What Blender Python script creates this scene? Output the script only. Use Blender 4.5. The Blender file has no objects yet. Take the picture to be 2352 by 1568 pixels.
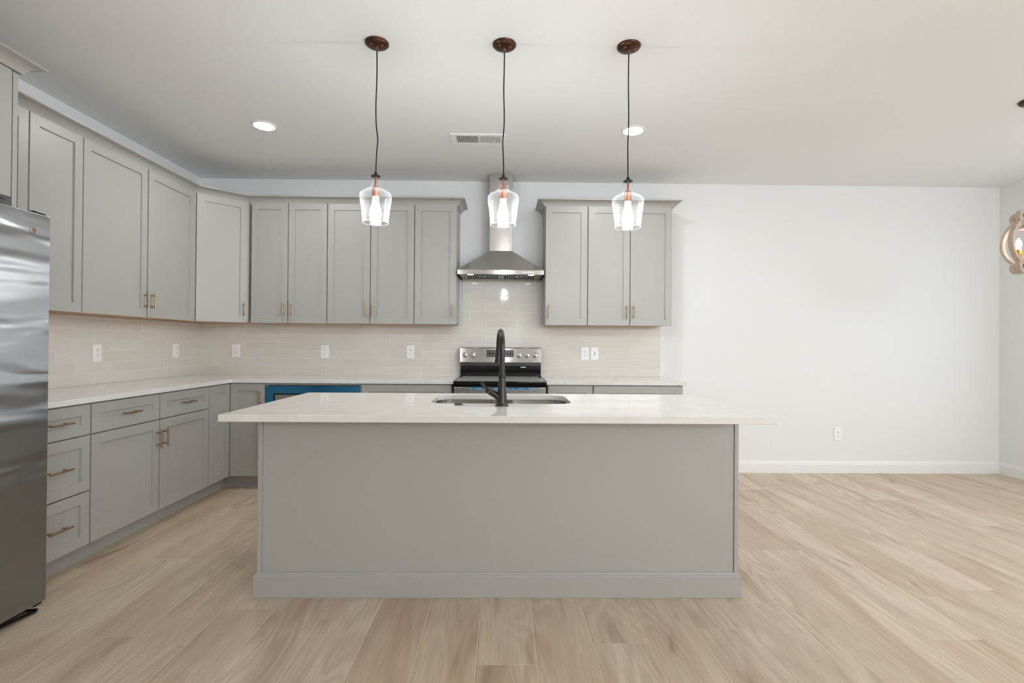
import bpy, bmesh, math
from mathutils import Vector, Matrix

S = bpy.context.scene
COL = S.collection
PI = math.pi

# ---------------------------------------------------------------- camera
cam_d = bpy.data.cameras.new('camera')
cam = bpy.data.objects.new('camera', cam_d)
COL.objects.link(cam)
S.camera = cam
cam_d.sensor_width = 36.0
cam_d.lens = 36.0 * 1157.17 / 2352.0
cam_d.clip_start = 0.02
CAM_H, YAW, PITCH, ROLL = 1.2196, 0.0142, 0.0053, 0.0072
cam.location = (0, 0, CAM_H)
cam.matrix_world = (Matrix.Translation((0, 0, CAM_H)) @ Matrix.Rotation(-YAW, 4, 'Z')
                    @ Matrix.Rotation(PI / 2 + PITCH, 4, 'X') @ Matrix.Rotation(ROLL, 4, 'Z'))

# ---------------------------------------------------------------- room dimensions (metres)
D = 4.831          # back wall
XL = -2.900        # left wall
XR = 4.807         # right wall
YF = -4.2          # wall behind the camera
H = 2.777          # ceiling
CT = 0.914         # counter top
TH = 0.030         # stone thickness

# ---------------------------------------------------------------- world, daylight, exposure
W = bpy.data.worlds.new('daylight')
S.world = W
W.use_nodes = True
wn = W.node_tree.nodes
bg = wn['Background']
tc = wn.new('ShaderNodeTexCoord')
sz = wn.new('ShaderNodeSeparateXYZ')
cr = wn.new('ShaderNodeValToRGB')
mr_ = wn.new('ShaderNodeMapRange')
mr_.inputs['From Min'].default_value = -1.0
W.node_tree.links.new(tc.outputs['Generated'], sz.inputs[0])
W.node_tree.links.new(sz.outputs[2], mr_.inputs[0])
W.node_tree.links.new(mr_.outputs[0], cr.inputs[0])
W.node_tree.links.new(cr.outputs[0], bg.inputs[0])
el = cr.color_ramp.elements          # pale ground below, bright overcast sky above
el[0].position, el[0].color = 0.46, (0.53, 0.55, 0.56, 1)
el[1].position, el[1].color = 0.52, (0.90, 0.97, 1.03, 1)
bg.inputs[1].default_value = 2.8


def area(name, loc, rot, sx, sy, power, color=(1, 1, 1)):
    l = bpy.data.lights.new(name, 'AREA')
    l.shape = 'RECTANGLE'
    l.size, l.size_y = sx, sy
    l.energy = power
    l.color = color
    o = bpy.data.objects.new(name, l)
    o.location = loc
    o.rotation_euler = rot
    COL.objects.link(o)
    return o


# unseen windows, placed by guess to suit the light; added lamps boost two
WIN_R = (0.90, 4.00, 0.62, 2.45)      # y0 y1 z0 z1 on the right wall, beside the kitchen
ADDED_WIN_R2 = (-3.90, -2.10, 0.35, 2.45)   # second one further back, unseen, added for its light
ADDED_WIN_F1 = (1.25, 4.65, 1.74, 2.62)       # x0 x1 z0 z1 on the wall behind the camera, unseen, shaped to suit the light
DAY = (0.915, 0.985, 1.08)
for nm_, lc, rt, sx_, sy_ in (('sky_portal_right', (XR + 0.13, 2.45, 1.535), (0, PI / 2, 0), 1.83, 3.10),
                              ('sky_portal_right_rear', (XR + 0.13, -3.0, 1.40), (0, PI / 2, 0), 2.10, 1.80),
                              ('sky_portal_front', (2.95, YF - 0.13, 2.18), (PI / 2, 0, 0), 3.4, 0.88)):
    area(nm_, lc, rt, sx_, sy_, 1.0).data.cycles.is_portal = True
area('added_lamp_right_rear', (XR + 0.14, -3.0, 1.40), (0, PI / 2, 0), 2.10, 1.80, 95, DAY)  # added lamp, boosts the light of the rear side window
area('added_lamp_front', (2.95, YF - 0.14, 2.18), (PI / 2, 0, 0), 3.4, 0.88, 155, DAY)  # added lamp, boosts the light through the high window

vs = S.view_settings
vs.view_transform = 'Standard'
vs.look = 'None'
vs.exposure = 0.0
vs.gamma = 1.0
vs.use_curve_mapping = False
S.cycles.use_denoising = True
S.cycles.max_bounces = 10
S.cycles.diffuse_bounces = 6
S.cycles.glossy_bounces = 4
S.cycles.transparent_max_bounces = 16
S.cycles.sample_clamp_indirect = 6.0
S.cycles.caustics_reflective = False
S.cycles.caustics_refractive = False


# ---------------------------------------------------------------- materials
def srgb(r, g, b):
    f = lambda c: (c / 255 / 12.92) if c / 255 <= 0.04045 else ((c / 255 + 0.055) / 1.055) ** 2.4
    return (f(r), f(g), f(b), 1.0)


def mat(name, color, rough=0.5, metal=0.0, **kw):
    m = bpy.data.materials.new(name)
    m.use_nodes = True
    b = m.node_tree.nodes['Principled BSDF']
    b.inputs['Base Color'].default_value = color
    b.inputs['Roughness'].default_value = rough
    b.inputs['Metallic'].default_value = metal
    for k, v in kw.items():
        b.inputs[k.replace('_', ' ')].default_value = v
    return m


class NT:
    def __init__(self, m):
        self.t = m.node_tree
        self.b = m.node_tree.nodes['Principled BSDF']

    def n(self, kind, **kw):
        x = self.t.nodes.new(kind)
        for k, v in kw.items():
            setattr(x, k, v)
        return x

    def l(self, a, b):
        self.t.links.new(a, b)

    def math(self, op, a, b=None, c=None):
        x = self.n('ShaderNodeMath', operation=op)
        for i, v in enumerate((a, b, c)):
            if v is None:
                continue
            if isinstance(v, (int, float)):
                x.inputs[i].default_value = v
            else:
                self.l(v, x.inputs[i])
        return x.outputs[0]

    def xyz(self, scale=(1, 1, 1), offset=(0, 0, 0)):
        g = self.n('ShaderNodeNewGeometry')
        mp = self.n('ShaderNodeMapping')
        mp.inputs['Location'].default_value = offset
        mp.inputs['Scale'].default_value = scale
        self.l(g.outputs['Position'], mp.inputs[0])
        return mp.outputs[0]

    def noise(self, vec, scale, detail=3, rough=0.5, dist=0.0):
        x = self.n('ShaderNodeTexNoise')
        self.l(vec, x.inputs['Vector'])
        x.inputs['Scale'].default_value = scale
        x.inputs['Detail'].default_value = detail
        x.inputs['Roughness'].default_value = rough
        x.inputs['Distortion'].default_value = dist
        return x

    def ramp(self, fac, stops):
        x = self.n('ShaderNodeValToRGB')
        self.l(fac, x.inputs[0])
        e = x.color_ramp.elements
        while len(e) < len(stops):
            e.new(0.5)
        for i, (p, c) in enumerate(stops):
            e[i].position = p
            e[i].color = c
        return x.outputs[0]

    def mix(self, fac, a, b, mode='MIX'):
        x = self.n('ShaderNodeMix', data_type='RGBA', blend_type=mode)
        for sock, v in ((x.inputs[0], fac), (x.inputs[6], a), (x.inputs[7], b)):
            if isinstance(v, (int, float)):
                sock.default_value = v
            elif isinstance(v, tuple):
                sock.default_value = v
            else:
                self.l(v, sock)
        return x.outputs[2]

    def bump(self, height, strength=0.1, dist=0.01):
        x = self.n('ShaderNodeBump')
        x.inputs['Strength'].default_value = strength
        x.inputs['Distance'].default_value = dist
        self.l(height, x.inputs['Height'])
        self.l(x.outputs[0], self.b.inputs['Normal'])


def paint(name, col, rough=0.6, tex=60, strength=0.03):
    m = mat(name, col, rough)
    t = NT(m)
    nz = t.noise(t.xyz(), tex, 2)
    t.bump(nz.outputs[0], strength, 0.002)
    lo = tuple(c * 0.985 for c in col[:3]) + (1,)
    t.l(t.mix(nz.outputs[0], lo, col), t.b.inputs['Base Color'])
    return m


M = {}
M['wall'] = paint('wall_paint', srgb(235, 236, 236), 0.7, 90)
M['ceil'] = paint('ceiling_paint', srgb(241, 242, 243), 0.85, 70)
M['trim'] = paint('trim_paint', srgb(238, 239, 238), 0.35, 30, 0.01)
M['cab'] = paint('cabinet_paint', srgb(168, 166, 160), 0.38, 200, 0.02)
M['white'] = mat('white_plastic', srgb(247, 247, 245), 0.35)
M['slot'] = mat('dark_slot', srgb(60, 58, 54), 0.6)
M['black'] = mat('black_plastic', srgb(14, 14, 15), 0.3)
M['glossblack'] = mat('black_enamel', srgb(10, 10, 11), 0.07)
M['cooktop'] = mat('ceramic_glass', srgb(165, 166, 167), 0.25)
M['bronze'] = mat('oil_rubbed_bronze', srgb(86, 58, 46), 0.35, 0.85)
M['copper'] = mat('copper', srgb(176, 120, 96), 0.38, 0.8)
M['faucet'] = mat('dark_faucet_metal', srgb(62, 60, 58), 0.32, 0.85)
M['cord'] = mat('black_cord', srgb(18, 17, 16), 0.6)
M['brass'] = mat('brass', srgb(196, 140, 50), 0.3, 0.95)
M['pull'] = mat('champagne_bronze', srgb(170, 140, 110), 0.33, 0.95)
M['hole'] = mat('hole_shade_black', srgb(6, 6, 6), 0.9)  # near-black colour standing in for the shade inside openings
M['sticker'] = mat('paper_label', srgb(225, 225, 220), 0.5)
M['rough_door'] = mat('appliance_side', srgb(70, 70, 70), 0.4)
M['led'] = mat('indicator_print', srgb(190, 190, 185), 0.5)

# maple underside of the wall cabinets
M['maple'] = mat('maple_ply', srgb(196, 138, 88), 0.5)
t = NT(M['maple'])
nz = t.noise(t.xyz((3, 3, 3)), 5, 4)
t.l(t.ramp(nz.outputs[0], [(0.3, srgb(206, 150, 100)), (0.75, srgb(186, 124, 76))]), t.b.inputs['Base Color'])

# weathered wood of the chandelier
M['driftwood'] = mat('driftwood', srgb(190, 172, 155), 0.7)
t = NT(M['driftwood'])
nz = t.noise(t.xyz((1, 1, 3)), 30, 5, 0.6)
t.l(t.ramp(nz.outputs[0], [(0.3, srgb(168, 150, 134)), (0.7, srgb(205, 188, 172))]), t.b.inputs['Base Color'])


def steel(name, col, rough, scale, aniso=0.0, tan=(0, 0, 1), wav=0.0):
    m = mat(name, col, rough, 1.0)
    t = NT(m)
    nz = t.noise(t.xyz(scale), 1.0, 3, 0.6)
    r = t.n('ShaderNodeMapRange')
    r.inputs['To Min'].default_value = rough * 0.92
    r.inputs['To Max'].default_value = rough * 1.1
    t.l(nz.outputs[0], r.inputs[0])
    t.l(r.outputs[0], t.b.inputs['Roughness'])
    if aniso:
        t.b.inputs['Anisotropic'].default_value = aniso
        tg = t.n('ShaderNodeCombineXYZ')      # direction in which highlights are drawn out by the brushing
        for i in range(3):
            tg.inputs[i].default_value = tan[i]
        t.l(tg.outputs[0], t.b.inputs['Tangent'])
    if wav:
        w = t.noise(t.xyz((0.5, 1.8, 8.0)), 1.0, 1, 0.4, 0.6)
        t.bump(w.outputs[0], 1.0, wav)
    return m


M['steel'] = steel('brushed_steel', srgb(190, 189, 186), 0.26, (6, 6, 900))
M['steel_hood'] = steel('brushed_steel_hood', srgb(205, 203, 199), 0.22, (6, 6, 900), 0.9, (0, 0, 1))
M['steel_fridge'] = steel('brushed_steel_door', srgb(164, 165, 167), 0.34, (4, 4, 700), 1.0, (0, 1, 0), 0.018)
M['steel_sink'] = steel('satin_steel', srgb(196, 194, 188), 0.22, (300, 4, 300))
M['filter'] = mat('filter_steel', srgb(150, 152, 150), 0.35, 1.0)

# blue protective film on new stainless steel
M['film'] = mat('blue_film', srgb(46, 112, 152), 0.16, 0.55)
M['film_light'] = mat('light_blue_film', srgb(108, 160, 200), 0.25, 0.2)

# quartz
M['quartz'] = mat('quartz', srgb(226, 222, 216), 0.045)
t = NT(M['quartz'])
p = t.xyz()
n1 = t.noise(p, 9.0, 8, 0.65, 1.2)
vein = t.ramp(n1.outputs[0], [(0.485, (0, 0, 0, 1)), (0.5, (1, 1, 1, 1)), (0.515, (0, 0, 0, 1))])
n2 = t.noise(p, 26, 3, 0.6)
patch = t.ramp(n2.outputs[0], [(0.55, (0, 0, 0, 1)), (0.72, (1, 1, 1, 1))])
fac = t.math('MULTIPLY', t.math('MULTIPLY', vein, patch), 0.30)
n3 = t.noise(p, 9, 4)
base = t.ramp(n3.outputs[0], [(0.3, srgb(216, 213, 207)), (0.7, srgb(223, 220, 215))])
t.l(t.mix(fac, base, srgb(140, 134, 126)), t.b.inputs['Base Color'])


# glass subway tiles, 3 x 12 inch, laid in half bond
def tile_mat(name, axis, off):
    m = mat(name, srgb(205, 199, 188), 0.05)
    t = NT(m)
    g = t.n('ShaderNodeNewGeometry')
    sp = t.n('ShaderNodeSeparateXYZ')
    t.l(g.outputs['Position'], sp.inputs[0])
    u = t.math('SUBTRACT', sp.outputs[axis], off)
    v = t.math('SUBTRACT', sp.outputs[2], 0.919 - 0.762 * 2)
    cb = t.n('ShaderNodeCombineXYZ')
    t.l(u, cb.inputs[0])
    t.l(v, cb.inputs[1])
    br = t.n('ShaderNodeTexBrick', offset=0.5, offset_frequency=2, squash=1.0)
    t.l(cb.outputs[0], br.inputs['Vector'])
    for k, val in (('Scale', 1.0), ('Brick Width', 0.3048), ('Row Height', 0.0762), ('Mortar Size', 0.0013),
                   ('Mortar Smooth', 0.15), ('Bias', 0.0)):
        br.inputs[k].default_value = val
    br.inputs['Color1'].default_value = srgb(217, 213, 203)
    br.inputs['Color2'].default_value = srgb(223, 219, 210)
    br.inputs['Mortar'].default_value = srgb(244, 241, 234)
    t.l(br.outputs['Color'], t.b.inputs['Base Color'])
    rr = t.n('ShaderNodeMapRange')
    rr.inputs['To Min'].default_value = 0.06
    rr.inputs['To Max'].default_value = 0.6
    t.l(br.outputs['Fac'], rr.inputs[0])
    t.l(rr.outputs[0], t.b.inputs['Roughness'])
    br2 = t.n('ShaderNodeTexBrick', offset=0.5, offset_frequency=2, squash=1.0)
    t.l(cb.outputs[0], br2.inputs['Vector'])
    for k, val in (('Scale', 1.0), ('Brick Width', 0.3048), ('Row Height', 0.0762), ('Mortar Size', 0.0045),
                   ('Mortar Smooth', 1.0), ('Bias', 0.0)):
        br2.inputs[k].default_value = val
    inv = t.math('SUBTRACT', 1.0, br2.outputs['Fac'])
    t.bump(inv, 0.6, 0.002)
    return m


M['tile_back'] = tile_mat('tile_back', 0, -0.331 - 0.3048 * 30)
M['tile_left'] = tile_mat('tile_left', 1, 3.737 - 0.3048 * 30)

# wide plank floor running towards the back wall
M['floor'] = mat('oak_planks', srgb(190, 168, 138), 0.42)
t = NT(M['floor'])
g = t.n('ShaderNodeNewGeometry')
sp = t.n('ShaderNodeSeparateXYZ')
t.l(g.outputs['Position'], sp.inputs[0])
PW, PL = 0.2343, 1.83
ux = t.math('DIVIDE', t.math('ADD', sp.outputs[0], 0.100 + PW * 40), PW)
row = t.math('FLOOR', ux)
fx = t.math('FRACT', ux)
wn1 = t.n('ShaderNodeTexWhiteNoise', noise_dimensions='1D')
t.l(row, wn1.inputs['W'])
uy = t.math('ADD', t.math('DIVIDE', t.math('ADD', sp.outputs[1], 20.0), PL), t.math('MULTIPLY', wn1.outputs[0], 7.0))
seg = t.math('FLOOR', uy)
fy = t.math('FRACT', uy)
cb = t.n('ShaderNodeCombineXYZ')
t.l(row, cb.inputs[0])
t.l(seg, cb.inputs[1])
wn2 = t.n('ShaderNodeTexWhiteNoise', noise_dimensions='2D')
t.l(cb.outputs[0], wn2.inputs['Vector'])
# grain: stretched noise shifted for every plank
sh = t.n('ShaderNodeVectorMath', operation='SCALE')
t.l(wn2.outputs['Color'], sh.inputs[0])
sh.inputs['Scale'].default_value = 37.0
gv = t.n('ShaderNodeVectorMath', operation='ADD')
t.l(g.outputs['Position'], gv.inputs[0])
t.l(sh.outputs[0], gv.inputs[1])


def stretched(sx, sy):
    mp = t.n('ShaderNodeMapping')
    mp.inputs['Scale'].default_value = (sx, sy, 1)
    t.l(gv.outputs[0], mp.inputs[0])
    return mp.outputs[0]


broad = t.noise(stretched(5.5, 0.9), 1.0, 4, 0.55, 0.8)
field = t.noise(stretched(4.2, 0.75), 1.0, 1.5, 0.5, 0.35)
figure = t.math('ADD', t.math('MULTIPLY', t.math('SINE', t.math('MULTIPLY', field.outputs[0], 95.0)), 0.5), 0.5)
fade = t.noise(stretched(3.0, 0.6), 1.3, 2, 0.5)
figure = t.math('MULTIPLY', figure, t.ramp(fade.outputs[0], [(0.40, (0.15, 0.15, 0.15, 1)), (0.62, (1, 1, 1, 1))]))
fine = t.noise(stretched(160, 5), 1.0, 3, 0.6)
knot = t.noise(stretched(7.0, 1.7), 1.0, 2, 0.5, 1.0)
tone = t.mix(wn2.outputs[0], srgb(212, 194, 168), srgb(222, 207, 184))
c1 = t.mix(t.math('MULTIPLY', t.ramp(broad.outputs[0], [(0.42, (0, 0, 0, 1)), (0.70, (1, 1, 1, 1))]), 0.62), tone, srgb(178, 153, 125))
c2 = t.mix(t.math('MULTIPLY', figure, 0.33), c1, srgb(160, 134, 104))
c3 = t.mix(t.math('MULTIPLY', t.ramp(fine.outputs[0], [(0.45, (0, 0, 0, 1)), (0.72, (1, 1, 1, 1))]), 0.44), c2, srgb(170, 146, 120))
c4 = t.mix(t.math('MULTIPLY', t.ramp(knot.outputs[0], [(0.62, (0, 0, 0, 1)), (0.78, (1, 1, 1, 1))]), 0.60), c3, srgb(128, 106, 86))
ex = t.math('MULTIPLY', t.math('MINIMUM', fx, t.math('SUBTRACT', 1.0, fx)), PW)
ey = t.math('MULTIPLY', t.math('MINIMUM', fy, t.math('SUBTRACT', 1.0, fy)), PL)
sx_ = t.math('LESS_THAN', t.math('MULTIPLY', t.math('SUBTRACT', 1.0, fx), PW), 0.0026)
dk_ = t.math('LESS_THAN', t.math('MULTIPLY', fx, PW), 0.0022)
sy_ = t.math('MULTIPLY', t.math('LESS_THAN', ey, 0.0014), 0.5)
seam = t.math('MAXIMUM', sx_, sy_)
c4 = t.mix(t.math('MULTIPLY', dk_, 0.55), c4, srgb(120, 98, 76))
c5 = t.mix(t.math('MULTIPLY', seam, 0.75), c4, srgb(238, 222, 194))
t.l(c5, t.b.inputs['Base Color'])
groove = t.math('MINIMUM', t.math('MULTIPLY', t.math('MINIMUM', ex, ey), 250.0), 1.0)
hh = t.math('ADD', groove, t.math('MULTIPLY', fine.outputs[0], 0.12))
t.bump(hh, 0.35, 0.0015)
rr = t.n('ShaderNodeMapRange')
rr.inputs['To Min'].default_value = 0.36
rr.inputs['To Max'].default_value = 0.52
t.l(broad.outputs[0], rr.inputs[0])
t.l(rr.outputs[0], t.b.inputs['Roughness'])


def emit(name, col, strength):
    m = bpy.data.materials.new(name)
    m.use_nodes = True
    nt = m.node_tree
    nt.nodes.clear()
    e = nt.nodes.new('ShaderNodeEmission')
    e.inputs[0].default_value = col
    e.inputs[1].default_value = strength
    o = nt.nodes.new('ShaderNodeOutputMaterial')
    nt.links.new(e.outputs[0], o.inputs[0])
    return m


M['bulb'] = emit('lit_bulb', (0.955, 0.98, 1.0, 1), 172)
M['downlight'] = emit('lit_downlight', (0.955, 0.98, 1.0, 1), 230)
M['hoodled'] = emit('lit_hood_lamp', (1.0, 0.98, 0.95, 1), 14)
M['candle'] = emit('lit_candle_bulb', (1.0, 0.93, 0.84, 1), 14)
M['button'] = emit('lit_button', (0.9, 0.95, 1.0, 1), 1.6)


def thin_glass(name, tint=(1, 1, 1, 1), body=0.001, edge=0.028):
    """clear thin glass: straight-through transmission plus a Fresnel reflection and a faint milky rim"""
    m = bpy.data.materials.new(name)
    m.use_nodes = True
    nt = m.node_tree
    nt.nodes.clear()
    L = nt.links.new
    tr = nt.nodes.new('ShaderNodeBsdfTransparent')
    tr.inputs[0].default_value = tint
    gl = nt.nodes.new('ShaderNodeBsdfGlossy')
    gl.inputs['Roughness'].default_value = 0.03
    tl = nt.nodes.new('ShaderNodeBsdfTranslucent')
    tl.inputs[0].default_value = (0.95, 0.96, 1.0, 1)
    lw = nt.nodes.new('ShaderNodeLayerWeight')
    lw.inputs[0].default_value = 0.32
    fr = nt.nodes.new('ShaderNodeFresnel')
    fr.inputs[0].default_value = 1.5
    mr = nt.nodes.new('ShaderNodeMapRange')
    mr.inputs['To Min'].default_value = body
    mr.inputs['To Max'].default_value = edge
    L(lw.outputs['Facing'], mr.inputs[0])
    mx = nt.nodes.new('ShaderNodeMixShader')
    L(mr.outputs[0], mx.inputs[0])
    L(tr.outputs[0], mx.inputs[1])
    L(tl.outputs[0], mx.inputs[2])
    mx2 = nt.nodes.new('ShaderNodeMixShader')
    sc = nt.nodes.new('ShaderNodeMath')
    sc.operation = 'MULTIPLY'
    sc.inputs[1].default_value = 0.10
    L(fr.outputs[0], sc.inputs[0])
    L(sc.outputs[0], mx2.inputs[0])
    L(mx.outputs[0], mx2.inputs[1])
    L(gl.outputs[0], mx2.inputs[2])
    o = nt.nodes.new('ShaderNodeOutputMaterial')
    L(mx2.outputs[0], o.inputs[0])
    return m


M['glass'] = thin_glass('clear_shade_glass')
M['pane'] = thin_glass('window_glass', (1, 1, 1, 1), 0.0, 0.0)


# ---------------------------------------------------------------- mesh helpers
class Frame:
    """local (u, d, z): u along the front, d outwards from the wall, z up"""

    def __init__(self, o, u, d):
        self.o, self.u, self.d = Vector((o[0], o[1], 0)), Vector((u[0], u[1], 0)), Vector((d[0], d[1], 0))

    def __call__(self, u, d, z):
        return self.o + self.u * u + self.d * d + Vector((0, 0, z))


WORLD = Frame((0, 0), (1, 0), (0, 1))
BACK = Frame((0, D - .001), (1, 0), (0, -1))          # u = X, d = distance from the back wall
LEFT = Frame((XL + .001, 0), (0, 1), (1, 0))          # u = Y, d = distance from the left wall


class MB:
    def __init__(self):
        self.bm = bmesh.new()

    def box(self, u0, u1, d0, d1, z0, z1, fr=WORLD, bev=0.0, seg=2):
        co = [fr(u, d, z) for z in (z0, z1) for d in (d0, d1) for u in (u0, u1)]
        vs = [self.bm.verts.new(c) for c in co]
        fs = [self.bm.faces.new([vs[i] for i in f]) for f in
              ((0, 1, 3, 2), (4, 6, 7, 5), (0, 4, 5, 1), (2, 3, 7, 6), (0, 2, 6, 4), (1, 5, 7, 3))]
        if bev:
            es = list({e for f in fs for e in f.edges})
            bmesh.ops.bevel(self.bm, geom=es, offset=bev, segments=seg, affect='EDGES', profile=0.5)
        return self

    def ring(self, pts):
        return [self.bm.verts.new(p) for p in pts]

    def bridge(self, a, b, closed=True):
        n = len(a)
        for i in range(n if closed else n - 1):
            j = (i + 1) % n
            self.bm.faces.new((a[i], a[j], b[j], b[i]))

    def tube(self, pts, r, seg=12, cap=True):
        """round tube along a list of points; r is a number or one radius per point"""
        pts = [Vector(p) for p in pts]
        rs = r if isinstance(r, (list, tuple)) else [r] * len(pts)
        up = None
        rings = []
        for i, p in enumerate(pts):
            if i == 0:
                tg = pts[1] - p
            elif i == len(pts) - 1:
                tg = p - pts[i - 1]
            else:
                tg = (pts[i + 1] - p).normalized() + (p - pts[i - 1]).normalized()
            tg.normalize()
            if up is None:
                a = Vector((0, 0, 1)) if abs(tg.z) < 0.9 else Vector((1, 0, 0))
                up = (a - tg * a.dot(tg)).normalized()
            else:
                up = (up - tg * up.dot(tg)).normalized()
            sd = tg.cross(up)
            rings.append(self.ring([p + (up * math.cos(k * 2 * PI / seg) + sd * math.sin(k * 2 * PI / seg)) * rs[i]
                                    for k in range(seg)]))
        for a, b in zip(rings, rings[1:]):
            self.bridge(a, b)
        if cap:
            self.bm.faces.new(rings[0])
            self.bm.faces.new(rings[-1])
        return self

    def lathe(self, prof, c, seg=40, cap0=True, cap1=True, ax=None):
        """prof: list of (r, h); c centre; ax = axis direction (default up)"""
        ax = Vector(ax).normalized() if ax else Vector((0, 0, 1))
        a = Vector((1, 0, 0)) if abs(ax.x) < 0.9 else Vector((0, 1, 0))
        e1 = (a - ax * a.dot(ax)).normalized()
        e2 = ax.cross(e1)
        c = Vector(c)
        rings = [self.ring([c + ax * h + (e1 * math.cos(k * 2 * PI / seg) + e2 * math.sin(k * 2 * PI / seg)) * max(r, 1e-5)
                            for k in range(seg)]) for r, h in prof]
        for x, y in zip(rings, rings[1:]):
            self.bridge(x, y)
        if cap0:
            self.bm.faces.new(rings[0])
        if cap1:
            self.bm.faces.new(rings[-1])
        return self

    def prism(self, poly, z0, z1, fr=WORLD):
        a = self.ring([fr(x, y, z0) for x, y in poly])
        b = self.ring([fr(x, y, z1) for x, y in poly])
        self.bridge(a, b)
        self.bm.faces.new(a)
        self.bm.faces.new(b)
        return self

    def sweep(self, prof, path, miter=True):
        """moulding: prof = [(out, z)], path = 2D points; outwards is to the right of the travel direction"""
        P = [Vector(p) for p in path]
        nn = []
        for i in range(len(P)):
            ns = []
            if i > 0:
                d = (P[i] - P[i - 1]).normalized()
                ns.append(Vector((d.y, -d.x)))
            if i < len(P) - 1:
                d = (P[i + 1] - P[i]).normalized()
                ns.append(Vector((d.y, -d.x)))
            if len(ns) == 2:
                s = ns[0] + ns[1]
                nn.append(s / (1 + ns[0].dot(ns[1])))
            else:
                nn.append(ns[0])
        rings = [self.ring([(p.x + n.x * o, p.y + n.y * o, z) for o, z in prof]) for p, n in zip(P, nn)]
        for a, b in zip(rings, rings[1:]):
            self.bridge(a, b)
        self.bm.faces.new(rings[0])
        self.bm.faces.new(rings[-1])
        return self

    def build(self, name, m, parent=None, smooth=None):
        bm = self.bm
        bmesh.ops.recalc_face_normals(bm, faces=bm.faces)
        me = bpy.data.meshes.new(name)
        if parent is not None:
            off = parent_world(parent)
            bmesh.ops.translate(bm, verts=bm.verts, vec=-off)
        bm.to_mesh(me)
        bm.free()
        me.materials.append(m)
        if smooth:
            for p in me.polygons:
                p.use_smooth = True
            me.set_sharp_from_angle(angle=math.radians(smooth))
        o = bpy.data.objects.new(name, me)
        COL.objects.link(o)
        if parent is not None:
            o.parent = parent
        return o


def parent_world(p):
    v = Vector((0, 0, 0))
    while p is not None:
        v += p.location
        p = p.parent
    return v


def thing(name, label, cat, loc, group=None):
    o = bpy.data.objects.new(name, None)
    o.empty_display_size = 0.05
    o.location = loc
    COL.objects.link(o)
    return tag(o, label, cat, group)


def tag(o, label, cat, group=None, kind=None):
    o['label'] = label
    o['category'] = cat
    if group:
        o['group'] = group
    if kind:
        o['kind'] = kind
    return o


def struct(name, mb, m, label=None, parent=None):
    o = mb.build(name, m, parent)
    if parent is None:
        o['kind'] = 'structure'
        if label:
            o['label'] = label
            o['category'] = name.split('_')[0]
    return o


# ---------------------------------------------------------------- room shell
struct('floor', MB().box(XL - 0.15, XR + 0.15, YF - 0.15, D + 0.15, -0.1, 0.0), M['floor'],
       'pale oak wide plank floor of the room')
struct('ceiling', MB().box(XL - 0.15, XR + 0.15, YF - 0.15, D + 0.15, H, H + 0.1), M['ceil'],
       'flat white painted ceiling above the kitchen')
struct('wall_left', MB().box(XL - 0.12, XL, YF, D, 0, H), M['wall'], 'white wall behind the left cabinet run')
struct('wall_back', MB().box(XL - 0.12, XR + 0.12, D, D + 0.12, 0, H), M['wall'], 'white back wall behind range and hood')
y0, y1, z0, z1 = WIN_R
mb = MB()
y2, y3, z2, z3 = ADDED_WIN_R2
mb.box(XR, XR + 0.12, YF, y2, 0, H)
mb.box(XR, XR + 0.12, y2, y3, 0, z2)
mb.box(XR, XR + 0.12, y2, y3, z3, H)
mb.box(XR, XR + 0.12, y3, y0, 0, H)
mb.box(XR, XR + 0.12, y1, D, 0, H)
mb.box(XR, XR + 0.12, y0, y1, z1, H)
mb.box(XR, XR + 0.12, y0, y1, 0, z0)
struct('wall_right', mb, M['wall'], 'pale grey side wall at the right edge')
mb = MB()
x0, x1, z0, z1 = ADDED_WIN_F1
mb.box(XL, x0, YF - 0.12, YF, 0, H)
mb.box(x0, x1, YF - 0.12, YF, 0, z0)
mb.box(x0, x1, YF - 0.12, YF, z1, H)
mb.box(x1, XR, YF - 0.12, YF, 0, H)
struct('wall_front', mb, M['wall'], 'white wall with an added window opposite the kitchen')


def window(n, a0, a1, z0, z1, fr, nm):
    w = thing('window_%d' % n, nm, 'window', tuple(fr((a0 + a1) / 2, 0, z0)))
    w['kind'] = 'structure'
    f = MB()
    for u0, u1, v0, v1 in ((a0, a0 + .06, z0, z1), (a1 - .06, a1, z0, z1), (a0 + .06, a1 - .06, z0, z0 + .06),
                           (a0 + .06, a1 - .06, z1 - .06, z1), ((a0 + a1) / 2 - .03, (a0 + a1) / 2 + .03, z0 + .06, z1 - .06)):
        f.box(u0, u1, -0.10, -0.04, v0, v1, fr)
    f.build('window_frame', M['trim'], w)
    MB().box(a0 + .06, a1 - .06, -0.072, -0.068, z0 + .06, z1 - .06, fr).build('glass_pane', M['pane'], w)


RIGHTW = Frame((XR, 0), (0, 1), (-1, 0))
FRONTW = Frame((0, YF), (1, 0), (0, 1))
window(1, *WIN_R, RIGHTW, 'wide white framed window in the right wall')
window(2, *ADDED_WIN_F1, FRONTW, 'added wide white framed window behind the viewer')
window(3, *ADDED_WIN_R2, RIGHTW, 'added white framed window further back in the right wall')

# baseboards
BBP = [(0.0, 0.0), (0.016, 0.0), (0.016, 0.082), (0.013, 0.088), (0.013, 0.094), (0.010, 0.100), (0.006, 0.109), (0.004, 0.114), (0.0, 0.114)]
struct('baseboard_back', MB().sweep([(o, z) for o, z in BBP], [(1.50, D), (XR, D)]), M['trim'],
       'white profiled baseboard along the back wall')
struct('baseboard_right', MB().sweep(BBP, [(XR, D - 0.016), (XR, WIN_R[1] + .02)]), M['trim'],
       'white profiled baseboard along the right wall')

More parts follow.
